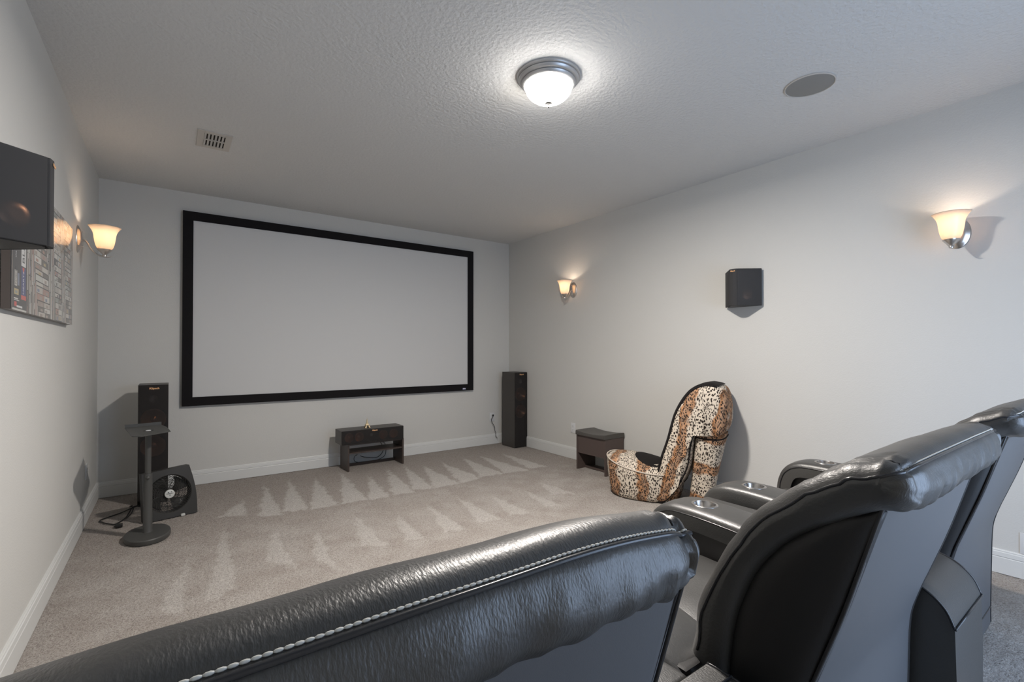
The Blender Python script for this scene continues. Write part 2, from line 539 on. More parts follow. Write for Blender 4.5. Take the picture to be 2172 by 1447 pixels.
# window: frame with two mullions
bm = B()
x0, x1, z0, z1 = WIN
for a in ((x0, x0 + .05, z0, z1), (x1 - .05, x1, z0, z1), (x0, x1, z0, z0 + .05), (x0, x1, z1 - .05, z1)):
    box(bm, a[0], a[1], YB - .08, YB - .02, a[2], a[3])
for f in (1 / 3, 2 / 3):
    xm = x0 + (x1 - x0) * f
    box(bm, xm - .02, xm + .02, YB - .07, YB - .03, z0, z1)
win = struct(obj('window_1', bm, 'trim'))

# baseboards with a moulded profile
BP = [(0, 0), (.015, 0), (.015, .088), (.013, .092), (.0155, .097), (.0135, .118), (.010, .122), (.0105, .127), (.007, .133), (0, .133)]
bm = B(); prism(bm, [(p[0], p[1]) for p in BP], YB, 0, 'y'); struct(obj('baseboard_left', bm, 'trim'))
bm = B(); prism(bm, [(W - p[0], p[1]) for p in BP], YB, 0, 'y'); struct(obj('baseboard_right', bm, 'trim'))
bm = B(); prism(bm, [(-p[0], p[1]) for p in BP], 0, W, 'x'); struct(obj('baseboard_front', bm, 'trim'))

# ================================================================== CEILING FITTINGS
t = thing('ceiling_light', 'round flush ceiling light with lit white glass bowl and grey ring', 'ceiling light', (2.158, -3.402, H))
bm = lathe(B(), [(.0, 0), (.172, 0), (.172, -.010), (.168, -.014), (.160, -.014), (.163, -.018), (.158, -.028), (.150, -.033), (.144, -.033), (.147, -.038), (.140, -.050), (.132, -.053), (.128, -.050), (.0, -.045)], 64)
obj('ring', bm, 'lamp_metal', t, True, 50)
prof = [(.128 * math.sin(a), -.052 - .088 * math.cos(a)) for a in [PI / 2 * k / 12 for k in range(12, -1, -1)]]
bowl = obj('glass_bowl', lathe(B(), prof, 48), 'bowl', t, True)
bm = lathe(B(), [(0, -.1435), (.020, -.1435), (.020, -.1455), (.011, -.146), (.010, -.150), (.004, -.153), (.004, -.158), (.006, -.162), (.005, -.167), (0, -.170)], 20)
obj('finial', bm, 'finial', t, True)

ld = bpy.data.lights.new('ceiling_lamp_light', 'AREA'); ld.shape = 'DISK'; ld.size = .16; ld.energy = CEIL_W; ld.color = (1.0, .93, .86)
l = bpy.data.objects.new('ceiling_lamp_light', ld); COL.objects.link(l); l.parent = t; l.location = (0, 0, -.1405)

t = thing('ceiling_speaker', 'round grey flush ceiling speaker near the right wall', 'speaker', (3.390, -4.197, H))
obj('rim', lathe(B(), [(.122, 0), (.124, -.001), (.124, -.006), (.119, -.008), (.117, -.005), (.117, 0)], 56), 'vent', t, True, 40)
obj('grille', lathe(B(), [(.118, 0), (.118, -.005), (.06, -.008), (0, -.009)], 56), 'ceil_grille', t, True, 40)

t = thing('ceiling_vent', 'beige rectangular ceiling air vent with two rows of slits', 'vent', (.747, -1.431, H))
bm = B()
hx, hy = .102, .155
# flange as a frame of four strips plus centre bar
ix0, ix1, iy = -.062, .062, .112
box(bm, -hx, ix0, -hy, hy, -.006, 0, .0015, 1); box(bm, ix1, hx, -hy, hy, -.006, 0, .0015, 1)
box(bm, ix0, ix1, -hy, -iy, -.006, 0); box(bm, ix0, ix1, iy, hy, -.006, 0); box(bm, ix0, ix1, -.008, .008, -.006, 0)
obj('face_plate', bm, 'vent', t)
obj('duct', box(B(), ix0, ix1, -iy, iy, -.0008, -.0002), 'vent_dark', t)
lv = None
for k in range(6):
    for j in (-1, 1):
        xc = ix0 + (ix1 - ix0) * (k + .42) / 6
        if lv is None:
            bm = B()
            prism(bm, [(-.008, -.0055), (.004, -.0010), (.0045, -.0022), (-.007, -.0075)], -.050, .050, 'y')
            lv = obj('louver', bm, 'vent', t); o = lv
        else:
            o = lv.copy(); COL.objects.link(o); o.parent = t
        o.location = (xc, j * .060, 0)

# ================================================================== SCREEN
t = thing('projection_screen', 'large fixed projection screen with wide black velvet frame', 'projection screen', (2.155, -.001, 1.650))
SX, SZ, FW, SD = 1.563, .907, .082, .042
bm = B()
for (a, b, c, d) in ((-SX, SX, SZ - FW, SZ), (-SX, SX, -SZ, -SZ + FW), (-SX, -SX + FW, -SZ + FW, SZ - FW), (SX - FW, SX, -SZ + FW, SZ - FW)):
    box(bm, a, b, -SD, -.012, c, d)
obj('frame', bm, 'velvet', t)
obj('screen_fabric', box(B(), -SX + FW - .002, SX - FW + .002, -.030, -.020, -SZ + FW - .002, SZ - FW + .002), 'screen', t)
b_ = obj('badge', box(B(), 1.395, 1.450, -.0445, -.042, -.895, -.870, .001, 1), 'badge', t)
text_mesh('badge_lettering', 'SCREEN'[:0] + 'elite', .024, 'badge_white', b_, Matrix.Translation((1.4225, -.0452, -.881)) @ Matrix.Rotation(PI / 2, 4, 'X'), bold=.0008)

# ================================================================== SPEAKERS
def RX(p): return Matrix.Translation(p) @ Matrix.Rotation(PI / 2, 4, 'X')
def woofer(parent, x, y, z, r, axis='y', mat='copper'):
    """cone facing -y, recessed behind the grille"""
    bm = lathe(B(), [(r * 1.12, -.000), (r * 1.10, -.004), (r, -.005), (r * .93, .000), (r * .30, r * .38), (r * .29, r * .36), (r * .2, r * .30), (0, r * .24)], 36, 'y', (x, y, z))
    return obj('woofer', bm, mat, parent, True, 50)

def tower(loc, label):
    t = thing('tower_speaker', label, 'speaker', loc, 0, 'floor standing tower speakers')
    w, d, h = .1, .29, .976
    bm = B()
    # carcass as a shell open to the front
    box(bm, -w, -w + .015, .012, d, 0, h); box(bm, w - .015, w, .012, d, 0, h)
    box(bm, -w + .015, w - .015, .012, d, h - .015, h); box(bm, -w + .015, w - .015, .012, d, 0, .015)
    box(bm, -w + .015, w - .015, d - .015, d, .015, h - .015)
    c = obj('cabinet', bm, 'vinyl', t)
    bm = box(B(), -w + .015, w - .015, .055, .062, .015, h - .015)
    obj('baffle', bm, 'baffle', t)
    for z in (.690, .470): woofer(t, 0, .018, z, .078)
    horn = lathe(B(), [(.030, 0), (.022, .015), (.008, .026), (0, .022)], 24, 'y', (0, .020, .86))
    obj('tweeter', horn, 'nickel', t, True)
    g = obj('grille', box(B(), -w + .001, w - .001, 0, .011, .002, h - .002, .004, 2), 'grille', t, True, 40)
    text_mesh('brand_lettering', 'Klipsch', .020, 'gold_text', g, RX((.006, -.0012, .947)), bold=.0006, xs=1.15)
    return t
tower((.394, -.466, 0), 'black floor standing tower speaker in the left corner, behind the fan')
t2 = tower((4.214, -.424, 0), 'black floor standing tower speaker in the right corner, beside a wall outlet')

# centre speaker
t = thing('centre_speaker', 'long black horizontal speaker with four copper drivers on the low stand', 'speaker', (2.266, -.405, .283))
hw = .335
bm = B()
dd = .235
box(bm, -hw, -hw + .014, .012, dd, 0, .145); box(bm, hw - .014, hw, .012, dd, 0, .145)
box(bm, -hw + .014, hw - .014, .012, dd, .131, .145); box(bm, -hw + .014, hw - .014, .012, dd, 0, .014)
box(bm, -hw + .014, hw - .014, dd - .014, dd, .014, .131)
obj('cabinet', bm, 'vinyl', t)
obj('baffle', box(B(), -hw + .014, hw - .014, .045, .052, .014, .131), 'baffle', t)
for x in (-.255, -.150, .110, .225): woofer(t, x, .020, .070, .043)
obj('tweeter', lathe(B(), [(.018, 0), (.012, .010), (.005, .014), (0, .010)], 20, 'y', (-.020, .020, .080)), 'nickel', t, True)
g = obj('grille', box(B(), -hw + .001, hw - .001, 0, .011, .002, .143, .004, 2), 'grille', t, True, 40)
text_mesh('brand_lettering', 'Klipsch', .016, 'gold_text', g, RX((.010, -.0012, .128)), bold=.0006, xs=1.25)

# low stand
t = thing('speaker_stand_table', 'low dark wooden stand with one shelf under the screen', 'stand', (2.310, -.235, 0))
for x in (-.308, .290): obj('side_panel', box(B(), x, x + .018, -.135, .135, 0, .283, .001, 1), 'stand_wood', t)
obj('top_board', box(B(), -.290, .290, -.125, .130, .266, .282, .001, 1), 'stand_wood', t)
obj('shelf', box(B(), -.290, .290, -.125, .110, .176, .190, .001, 1), 'stand_wood', t)
obj('bottom_rail', box(B(), -.290, .290, .095, .110, .0, .030, .001, 1), 'stand_wood', t)

bm = B()
tube(bm, catmull([(2.42, -.10, .265), (2.44, -.08, .225), (2.50, -.075, .205), (2.53, -.07, .15)], 6), .0035, 6)
tube(bm, catmull([(2.40, -.09, .265), (2.46, -.06, .215), (2.50, -.06, .12), (2.42, -.09, .05), (2.30, -.08, .06), (2.22, -.10, .09)], 6), .0035, 6)
tube(bm, catmull([(2.53, -.07, .15), (2.50, -.10, .06), (2.42, -.09, .02), (2.28, -.10, .012), (2.17, -.09, .03), (2.16, -.08, .08), (2.20, -.06, .10)], 6), .0035, 6)
tag(obj('speaker_cable', bm, 'cable', None, True), 'loose black cables hanging behind the low speaker stand', 'cable')

# little tower figurine on the centre speaker
t = thing('tower_figurine', 'small brass lattice tower figurine on the long centre speaker', 'figurine', (2.232, -.285, .428))
def taper(bm, s0, s1, z0, z1, cx=0, cy=0, cx1=0, cy1=0):
    a = [bm.verts.new((cx + x * s0, cy + y * s0, z0)) for x, y in ((-1, -1), (1, -1), (1, 1), (-1, 1))]
    b = [bm.verts.new((cx1 + x * s1, cy1 + y * s1, z1)) for x, y in ((-1, -1), (1, -1), (1, 1), (-1, 1))]
    bm.faces.new(list(reversed(a))); bm.faces.new(b)
    for k in range(4): bm.faces.new((a[k], a[(k + 1) % 4], b[(k + 1) % 4], b[k]))
for sx in (-1, 1):
    for sy in (-1, 1):
        bm = B(); taper(bm, .006, .0045, 0, .024, sx * .022, sy * .022, sx * .0125, sy * .0125)
        obj('leg', bm, 'brass', t)
for z0, z1, s0, s1, nm in ((.024, .029, .020, .020, 'platform'), (.044, .048, .0125, .0125, 'platform'), (.080, .084, .006, .006, 'platform')):
    bm = B(); taper(bm, s0, s1, z0, z1); obj(nm, bm, 'brass', t)
bm = B(); taper(bm, .0165, .010, .029, .044); taper(bm, .009, .0045, .048, .080); taper(bm, .003, .0022, .084, .090); taper(bm, .0014, .0006, .090, .110)
obj('spire', bm, 'brass', t)
bm = B()
for k in range(4):
    pts = [Vector((-.016 + .032 * i / 8, -.0175, .006 + .014 * math.sin(PI * i / 8))) for i in range(9)]
    R = Matrix.Rotation(k * PI / 2, 3, 'Z')
    tube(bm, [R @ p for p in pts], .0015, 5)
obj('arch', bm, 'brass', t, True)

# wall speakers
def wall_speaker(loc, rz, label):
    t = thing('wall_speaker', label, 'speaker', loc, rz, 'black surround speakers on the side walls')
    # local: wall at x = 0, room towards +x, y along the wall, z up
    zh = .147
    poly = [(0.004, -.150), (.028, -.150), (.172, -.032), (.178, 0), (.172, .032), (.028, .150), (0.004, .150)]
    bm = B()
    c = Vector((.0, 0))
    inner = [(max(.004, x - .012 if x > .01 else x), y * .93) for x, y in poly]
    prism(bm, inner, -zh, zh, 'z', .003, 2)
    obj('cabinet', bm, 'baffle', t, True, 30)
    for s in (-1, 1):
        a, b = Vector((.030, s * .152)), Vector((.176, s * .034))
        d = (b - a).normalized(); n = Vector((-d.y, d.x)) * (1 if s < 0 else -1)
        n = Vector((d.y, -d.x)) if s < 0 else Vector((-d.y, d.x))
        th = .010
        p = [a, b, b - n * th, a - n * th]
        bm = prism(B(), [(q.x, q.y) for q in p], -zh + .001, zh - .001, 'z', .0045, 3)
        g = obj('grille', bm, 'grille_grey', t, True, 30)
        # copper driver behind the cloth
        m = (a * .42 + b * .58) - n * (th + .001)
        bm = lathe(B(), [(.044, 0), (.040, .001), (.014, -.001 + .012), (0, .004)], 28, 'z')
        # cone axis -> n
        ax = Vector((n.x, n.y, 0)); q = ax.to_track_quat('Z', 'Y').to_matrix().to_4x4()
        bmesh.ops.transform(bm, matrix=Matrix.Translation((m.x, m.y, -.062)) @ q, verts=bm.verts)
        # cone sits in a well between cabinet and cloth
        obj('woofer', bm, 'copper', t, True)
    bm = prism(B(), [(.170, -.034), (.181, -.030), (.186, 0), (.181, .030), (.170, .034)], -zh + .001, zh - .001, 'z', .003, 2)
    f = obj('front_strip', bm, 'grille_grey', t, True, 30)
    text_mesh('brand_lettering', 'Klipsch', .013, 'gold_text', f,
              Matrix.Translation((.1868, 0, .128)) @ Matrix.Rotation(PI / 2, 4, 'Z') @ Matrix.Rotation(PI / 2, 4, 'X'), bold=.0005)
    return t
wall_speaker((0, -3.172, 1.745), 0, 'black surround speaker high on the left wall, above the book print')
wall_speaker((W, -3.333, 1.762), PI, 'black surround speaker on the right wall between two lit sconces')

# ================================================================== SCONCES
def sconce(loc, rz, label):
    t = thing('wall_sconce', label, 'wall lamp', loc, rz, 'brushed nickel wall sconces')
    bm = lathe(B(), [(.0, .024), (.030, .022), (.046, .016), (.052, .010), (.058, .008), (.062, .003), (.062, .0), (0, 0)], 48, 'x', (0, 0, 0), 1.0, 1.46)
    obj('back_plate', bm, 'nickel', t, True, 45)
    for s in (-1, 1):
        obj('screw', lathe(B(), [(0, .034), (.003, .033), (.004, .028), (.003, .016)], 12, 'x', (0, 0, s * .050)), 'nickel', t, True)
    pts = catmull([(.018, 0, -.010), (.034, 0, -.006), (.050, 0, -.020), (.066, 0, -.055), (.090, 0, -.085), (.118, 0, -.100), (.145, 0, -.104), (.168, 0, -.101), (.184, 0, -.094)], 5)
    n = len(pts)
    obj('arm', tube(B(), pts, [.0048 if i < n * .75 else .0048 * max(.15, 1 - (i - n * .75) / (n * .25)) for i in range(n)], 8), 'nickel', t, True)
    cx = .139
    obj('holder', lathe(B(), [(0, -.106), (.010, -.104), (.012, -.096), (.010, -.090), (.024, -.076), (.040, -.058), (.041, -.054), (.036, -.054), (0, -.060)], 28, 'z', (cx, 0, 0)), 'nickel', t, True, 50)
    pr = catmull([(.036, -.053, 0), (.044, -.040, 0), (.052, -.012, 0), (.057, .020, 0), (.060, .045, 0), (.066, .066, 0), (.076, .084, 0), (.087, .098, 0)], 3)
    prof = [(p.x, p.y) for p in pr]
    bm = lathe(B(), prof + [(.0885, .0985)] + [(r - .0022, h) for r, h in reversed(prof)], 48, 'z', (cx, 0, 0))
    obj('glass_shade', bm, 'shade', t, True, 60)
    obj('bulb', lathe(B(), [(0, .034), (.010, .030), (.016, .018), (.017, .006), (.012, -.014), (.010, -.040), (0, -.045)], 20, 'z', (cx, 0, 0)), 'bulb', t, True)
    ld = bpy.data.lights.new('sconce_bulb_light', 'POINT')
    ld.energy = SCONCE_W; ld.color = SCONCE_COL; ld.shadow_soft_size = .012
    l = bpy.data.objects.new('sconce_bulb_light', ld)
    COL.objects.link(l); l.parent = t; l.location = (cx, 0, .050)
    return t
sconce((0, -1.130, 1.999), 0, 'lit wall sconce on the left wall near the screen corner')
sconce((W, -1.300, 1.965), PI, 'lit wall sconce on the right wall nearest the screen')
sconce((W, -4.625, 1.955), PI, 'lit wall sconce on the right wall above the recliners')

# ================================================================== GLOSSY BOOK PRINT
def book_print():
    t = thing('wall_picture', 'glossy unframed photo print of book and disc spines on left wall', 'picture', (0, -2.2, 1.695))
    y0, y1, z0, z1 = -.67, .67, -.285, .285
    obj('panel', box(B(), .002, .028, y0, y1, z0, z1, .0015, 1), principled('print_edge', (.10, .08, .07), .4), t)
    rnd = random.Random(21)
    pal = [(.55, .50, .44), (.62, .58, .52), (.40, .34, .29), (.16, .14, .12), (.70, .67, .62), (.30, .33, .30), (.44, .27, .22), (.22, .25, .34), (.52, .42, .22),
           (.05, .045, .045), (.60, .60, .56), (.34, .28, .24), (.48, .46, .42), (.62, .10, .08), (.05, .06, .20), (.75, .75, .74)]
    mats = []
    for i, c in enumerate(pal):
        m = principled('print_ink_%s' % chr(97 + i), c, .35, spec=.3)
        m.node_tree.nodes['Principled BSDF'].inputs['Coat Weight'].default_value = 1.0
        m.node_tree.nodes['Principled BSDF'].inputs['Coat Roughness'].default_value = .015
        mats.append(m)
    me = bpy.data.meshes.new('printed_image')
    for m in mats: me.materials.append(m)
    V, Fc, Mi = [], [], []
    depth = [0]
    layer = {}
    # rectangles painted in order into a raster of cells -> flat quads on one plane
    nyc, nzc = 536, 228
    G = np.full((nyc, nzc), 9, dtype=np.int8)
    def rect(a, b, c, d, k):
        i0, i1 = int((a - y0) / (y1 - y0) * nyc), int((b - y0) / (y1 - y0) * nyc)
        j0, j1 = int((c - z0) / (z1 - z0) * nzc), int((d - z0) / (z1 - z0) * nzc)
        G[max(i0, 0):max(i1, 0), max(j0, 0):max(j1, 0)] = k
    light = [0, 1, 4, 10, 12, 0, 4, 2, 11, 3, 3, 5, 6, 9, 10]
    def stack(ya, yb, shift0, shift1, wd):
        # upright spines fill the block, lying stacks step down to the right
        y = ya
        while y < yb:
            w_ = rnd.uniform(.007, .016); z = z0
            while z < z1:
                h_ = rnd.uniform(.08, .19)
                k = rnd.choice(light)
                rect(y, y + w_ - .0028, z, z + h_ - .004, k)
                if rnd.random() < .5: rect(y + .002, y + w_ - .004, z + h_ * .3, z + h_ * .6, rnd.choice([3, 9, 6, 7, 4]))
                z += h_
            y += w_
        z = z1; n = 0
        while z > z0:
            h_ = rnd.uniform(.020, .032)
            f = (z1 - z) / (z1 - z0)
            ys = ya + shift0 + (shift1 - shift0) * f
            L1 = wd * rnd.uniform(.42, .55)
            for (a, b) in ((ys, ys + L1), (ys + L1 + .004, min(ys + wd, yb - .02))):
                k = rnd.choice(light + [4, 1, 3])
                rect(a - .004, b + .004, z - h_, z, 9)
                rect(a, b, z - h_ + .004, z, k)
                if rnd.random() < .7:
                    s = a + (b - a) * rnd.uniform(.1, .5); rect(s, s + (b - a) * .35, z - h_ * .75, z - h_ * .3, rnd.choice([3, 2, 7, 8, 6, 2, 11]))
            z -= h_; n += 1
    stack(-.430, .06, .03, .22, .26)
    stack(.06, .36, .03, .12, .17)
    stack(.36, .67, .02, .12, .18)
    # left strip: dark jackets
    rect(y0, -.430, z0, z1, 9)
    rect(-.655, -.648, z0, z1, 2)
    z = z1
    rect(-.520, -.447, -.103, z1 - .01, 15)          # pale spine carrying the black title
    rect(-.520, -.447, -.225, -.108, 14)             # dark blue spine
    rect(-.520, -.442, -.237, -.219, 13)
    for k in range(8):                               # heart
        yy = .016 * math.cos(PI / 2 * (k / 8)); rect(-.486 - yy, -.486 + yy, -.1125 - k * .0025, -.110 - k * .0025, 13)
    rect(-.617, -.578, -.190, -.132, 12); rect(-.572, -.545, -.186, -.138, 7)
    rect(-.622, -.555, -.223, -.202, 8); rect(-.610, -.575, -.219, -.208, 5)
    rect(-.625, -.565, -.240, -.236, 4); rect(-.625, -.545, -.247, -.243, 15)
    rect(-.620, -.585, -.268, -.252, 13); rect(-.585, -.500, -.270, -.263, 15)
    rect(-.645, -.435, -.285, -.276, 10)
    # merge vertical runs of equal colour into quads
    for i in range(nyc):
        j = 0
        while j < nzc:
            k = G[i, j]; e = j
            while e < nzc and G[i, e] == k: e += 1
            ya, yb = y0 + (y1 - y0) * i / nyc, y0 + (y1 - y0) * (i + 1) / nyc
            za, zb = z0 + (z1 - z0) * j / nzc, z0 + (z1 - z0) * e / nzc
            b = len(V)
            V += [(.0285, ya, za), (.0285, yb, za), (.0285, yb, zb), (.0285, ya, zb)]
            Fc.append((b, b + 1, b + 2, b + 3)); Mi.append(int(k))
            j = e
    me.from_pydata(V, [], Fc)
    me.polygons.foreach_set('material_index', Mi)
    me.update()
    o = bpy.data.objects.new('printed_image', me); COL.objects.link(o); o.parent = t
    # spine titles, reading upwards
    def title(s, y, z, size, mk):
        M[mk + '_ink'] = M.get(mk + '_ink') or principled('title_ink_' + mk, {'black': (.02, .02, .02), 'white': (.7, .7, .7)}[mk], .35, Coat_Weight=1.0, Coat_Roughness=.015)
        # text x -> +z , text y -> -y(local) so it reads bottom to top seen from +x
        R = Matrix(((0, 0, 1, 0), (0, -1, 0, 0), (1, 0, 0, 0), (0, 0, 0, 1)))
        R = Matrix(((0, 0, 1, .0286), (0, -1, 0, y), (1, 0, 0, z), (0, 0, 0, 1)))
        text_mesh('printed_title', s, size, mk + '_ink', o, R, extrude=.0001, align='LEFT')
    title('BLACK MAGIC', -.484, -.094, .050, 'black')
    title('HEARTS', -.484, -.216, .026, 'white')
    title('NIGHT', -.597, -.187, .022, 'black')
    title('the other', -.600, -.085, .020, 'white')
    title('Summer', -.588, -.030, .024, 'white')
    return t
book_print()

# ================================================================== OUTLETS
def outlet(loc, rz, label):
    # local: wall plane x = 0, room towards +x
    t = thing('wall_outlet', label, 'outlet', loc, rz, 'white wall outlets')
    obj('face_plate', box(B(), 0, .006, -.037, .037, -.058, .058, .003, 2), 'plastic_white', t, True, 40)
    for z in (-.021, .021):
        obj('socket', box(B(), .006, .008, -.017, .017, z - .014, z + .014, .001, 1), 'plastic_white', t)
    bm = B()
    for z in (-.021, .021):
        for y in (-.006, .006): box(bm, .008, .0084, y - .0012, y + .0012, z - .003, z + .006)
        box(bm, .008, .0084, -.002, .002, z - .010, z - .006)
    sl = obj('slots', bm, 'slot', t); sl['kind'] = 'stuff'
    return t
outlet((4.034, 0, .362), -PI / 2, 'white wall outlet with black cord plugged in, beside right tower speaker')
outlet((W, -1.294, .357), PI, 'white wall outlet behind the dark storage ottoman')
outlet((0, -.633, .357), 0, 'white wall outlet on the left wall near the corner')
outlet((W, -4.905, .192), PI, 'white wall outlet low on the right wall, cut by picture edge')

bm = B()
tube(bm, catmull([(4.043, -.012, .384), (4.043, -.030, .384), (4.035, -.034, .378), (4.012, -.035, .35), (4.005, -.034, .33), (4.020, -.034, .29), (4.058, -.035, .23), (4.062, -.036, .18), (4.075, -.037, .15), (4.078, -.037, .10), (4.100, -.040, .075)], 5), .0035, 6)
box(bm, 4.034, 4.052, -.026, -.009, .373, .396, .003, 1)
tag(obj('power_cord', bm, 'cable', None, True), 'black power cord running from right tower speaker to wall outlet', 'cord')

# ================================================================== LEFT CORNER
# speaker stand
t = thing('speaker_floor_stand', 'empty dark metal speaker stand with oval base and flat top', 'speaker stand', (.387, -1.318, 0))
obj('base', lathe(B(), [(0, 0), (.98, 0), (1.0, .006), (1.0, .028), (.97, .034), (.2, .038), (0, .038)], 56, 'z', (0, 0, 0), .128, .178), 'stand_metal', t, True, 35)
obj('lower_pole', lathe(B(), [(.0, .036), (.030, .036), (.026, .046), (.024, .40), (.024, .42), (.022, .428), (0, .428)], 28), 'stand_metal', t, True, 40)
obj('upper_pole', lathe(B(), [(.017, .425), (.017, .712)], 24), 'stand_metal', t, True)
obj('knob', lathe(B(), [(0, -.038), (.010, -.038), (.012, -.032), (.010, -.024), (.005, -.020)], 14, 'y', (0, 0, .405)), 'stand_metal', t, True)
pl_ = [(-.137, .228), (.068, .268), (.100, .118), (.123, -.112), (-.030, -.245), (-.077, -.205)]
pt = obj('top_plate', prism(B(), pl_, .712, .717, 'z', .001, 1), 'stand_metal', t)
bm = B()
a, b = Vector((-.137, .228, 0)), Vector((.068, .268, 0))
nrm = Vector((-.19, .98, 0)) * .004
bm2 = [a, b, b + nrm, a + nrm]
prism(bm, [(p.x, p.y) for p in bm2], .712, .738)
obj('rear_lip', bm, 'stand_metal', pt)
obj('bolt_head', lathe(B(), [(0, .721), (.012, .720), (.016, .717)], 20), 'plastic_white', pt, True)
obj('bolt_recess', lathe(B(), [(.017, .7172), (.030, .7176), (.030, .7172)], 24), 'slot', pt)

# fan
def fan():
    t = thing('floor_fan', 'square black floor fan with swirl grille and silver badge', 'fan', (.356, -1.004, 0), math.atan2(.073, .326))
    # front face corners (local): x right, y away, z up
    BL, BR, TR, TL = Vector((0, 0, .004)), Vector((.334, 0, .004)), Vector((.290, .050, .372)), Vector((-.008, .040, .352))
    Cc = (BL + BR + TR + TL) / 4 + Vector((.006, 0, -.004))
    nrm = (BR - BL).cross(TL - BL).normalized()          # towards +/-y
    if nrm.y > 0: nrm = -nrm
    ux = (BR - BL).normalized(); uz = nrm.cross(ux).normalized()
    if uz.z < 0: uz = -uz
    R = .136
    n = 64
    def circ(r, d, k): a = 2 * PI * k / n; return Cc + ux * (r * math.cos(a)) + uz * (r * math.sin(a)) - nrm * d
    # outer border sampled at the same angles; sides bow outward
    corners = [BL, BR, TR, TL]
    def edgept(a):
        d = ux * math.cos(a) + uz * math.sin(a)
        best = None
        for p, q in zip(corners, corners[1:] + corners[:1]):
            e = q - p
            # solve C + s d = p + t e in the (ux,uz) plane
            A = [[d.dot(ux), -e.dot(ux)], [d.dot(uz), -e.dot(uz)]]
            det = A[0][0] * A[1][1] - A[0][1] * A[1][0]
            if abs(det) < 1e-9: continue
            r0, r1 = (p - Cc).dot(ux), (p - Cc).dot(uz)
            s = (r0 * A[1][1] - A[0][1] * r1) / det; tt = (A[0][0] * r1 - A[1][0] * r0) / det
            if s > 0 and -.001 <= tt <= 1.001 and (best is None or s < best[0]): best = (s, tt, p, q)
        s, tt, p, q = best
        pt = p.lerp(q, tt)
        if p is BR: pt = pt + ux * (.016 * math.sin(PI * tt))
        return pt
    bm = B()
    outer = [edgept(2 * PI * k / n) for k in range(n)]
    # snap nearest samples to the corners so the outline stays square
    for c in corners:
        i = min(range(n), key=lambda k: (outer[k] - c).length); outer[i] = c.copy()
    rings = [[p - nrm * .085 for p in outer], [p.copy() for p in outer], [circ(R + .006, 0, k) for k in range(n)], [circ(R, .006, k) for k in range(n)], [circ(R * .97, .085, k) for k in range(n)]]
    V = [[bm.verts.new(p) for p in r] for r in rings]
    for a, b in zip(V, V[1:] + V[:1]):
        for k in range(n): bm.faces.new((a[k], a[(k + 1) % n], b[(k + 1) % n], b[k]))
    obj('housing', bm, 'fan_black', t, True, 28)
    # front swirl grille, dished
    bm = B()
    for k in range(44):
        a0 = 2 * PI * k / 44
        pts = []
        for i in range(12):
            f = i / 11; r = .030 + (R - .030) * f; a = a0 + 1.15 * f
            pts.append(Cc + ux * (r * math.cos(a)) + uz * (r * math.sin(a)) - nrm * (.004 + .022 * (1 - f) ** 1.5))
        tube(bm, pts, .0016, 4, caps=False)
    for r in (.06, .095):
        tube(bm, [Cc + ux * (r * math.cos(2 * PI * k / 40)) + uz * (r * math.sin(2 * PI * k / 40)) - nrm * (.006 + .022 * (1 - (r - .03) / (R - .03)) ** 1.5) for k in range(40)], .0014, 4, closed=True)
    obj('front_grille', bm, 'fan_black', t, True)
    bm = B()
    for k in range(16):
        a = 2 * PI * k / 16
        tube(bm, [Cc + (ux * math.cos(a) + uz * math.sin(a)) * r - nrm * .080 for r in (.02, R)], .0018, 4, caps=False)
    for r in (.04, .06, .08, .10, .12):
        tube(bm, [Cc + ux * (r * math.cos(2 * PI * k / 40)) + uz * (r * math.sin(2 * PI * k / 40)) - nrm * .080 for k in range(40)], .0014, 4, closed=True)
    obj('rear_grille', bm, 'fan_black', t, True)
    mt = Matrix((tuple((*ux, 0)), tuple((*uz, 0)), tuple((*nrm, 0)), (0, 0, 0, 1))).transposed(); mt.translation = Cc
    # motor
    bm = lathe(B(), [(0, -.024), (.034, -.026), (.036, -.040), (.034, -.078), (0, -.078)], 28); bmesh.ops.transform(bm, matrix=mt, verts=bm.verts)
    obj('motor', bm, 'fan_black', t, True, 40)
    # four pitched blades
    for q in range(4):
        bm = B(); rows = []
        for i in range(8):
            f = i / 7; r = .033 + .095 * f; half = .30 + .34 * f
            row = []
            for j in range(7):
                g = j / 6 - .5; a = q * PI / 2 + .4 + g * 2 * half * .8 + f * .35
                d = .052 + g * .034
                row.append(bm.verts.new(mt @ Vector((r * math.cos(a), r * math.sin(a), -d))))
            rows.append(row)
        for a, b in zip(rows, rows[1:]):
            for j in range(6): bm.faces.new((a[j], a[j + 1], b[j + 1], b[j]))
        o = obj('blade', bm, 'fan_black', t, True)
        md = o.modifiers.new('th', 'SOLIDIFY'); md.thickness = .002
    bm = lathe(B(), [(0, .004), (.026, .004), (.031, .002), (.032, -.010), (0, -.010)], 36); bmesh.ops.transform(bm, matrix=mt, verts=bm.verts)
    hb = obj('hub_badge', bm, 'fan_hub', t, True, 40)
    text_mesh('badge_lettering', 'VORNADO', .0088, 'fan_ink', hb, mt @ Matrix.Translation((0, .002, .0048)), extrude=.0003, bold=.0003)
    bm = B()
    for cx, cy, w_, h_, an in ((-.010, .013, .011, .0055, -.3), (.010, .013, .011, .0055, .3)):
        vs = [Vector((cx, cy, .0052)) + Matrix.Rotation(an, 3, 'Z') @ Vector((x * w_ / 2, y * h_ / 2, 0)) for x, y in ((-1, 1), (1, 1), (.4, -1), (-.4, -1))]
        bm.faces.new([bm.verts.new(mt @ v) for v in vs])
    bm.faces.new([bm.verts.new(mt @ Vector(v)) for v in ((-.005, -.006, .0052), (.005, -.006, .0052), (0, -.016, .0052))])
    obj('badge_emblem', bm, 'fan_ink', hb)
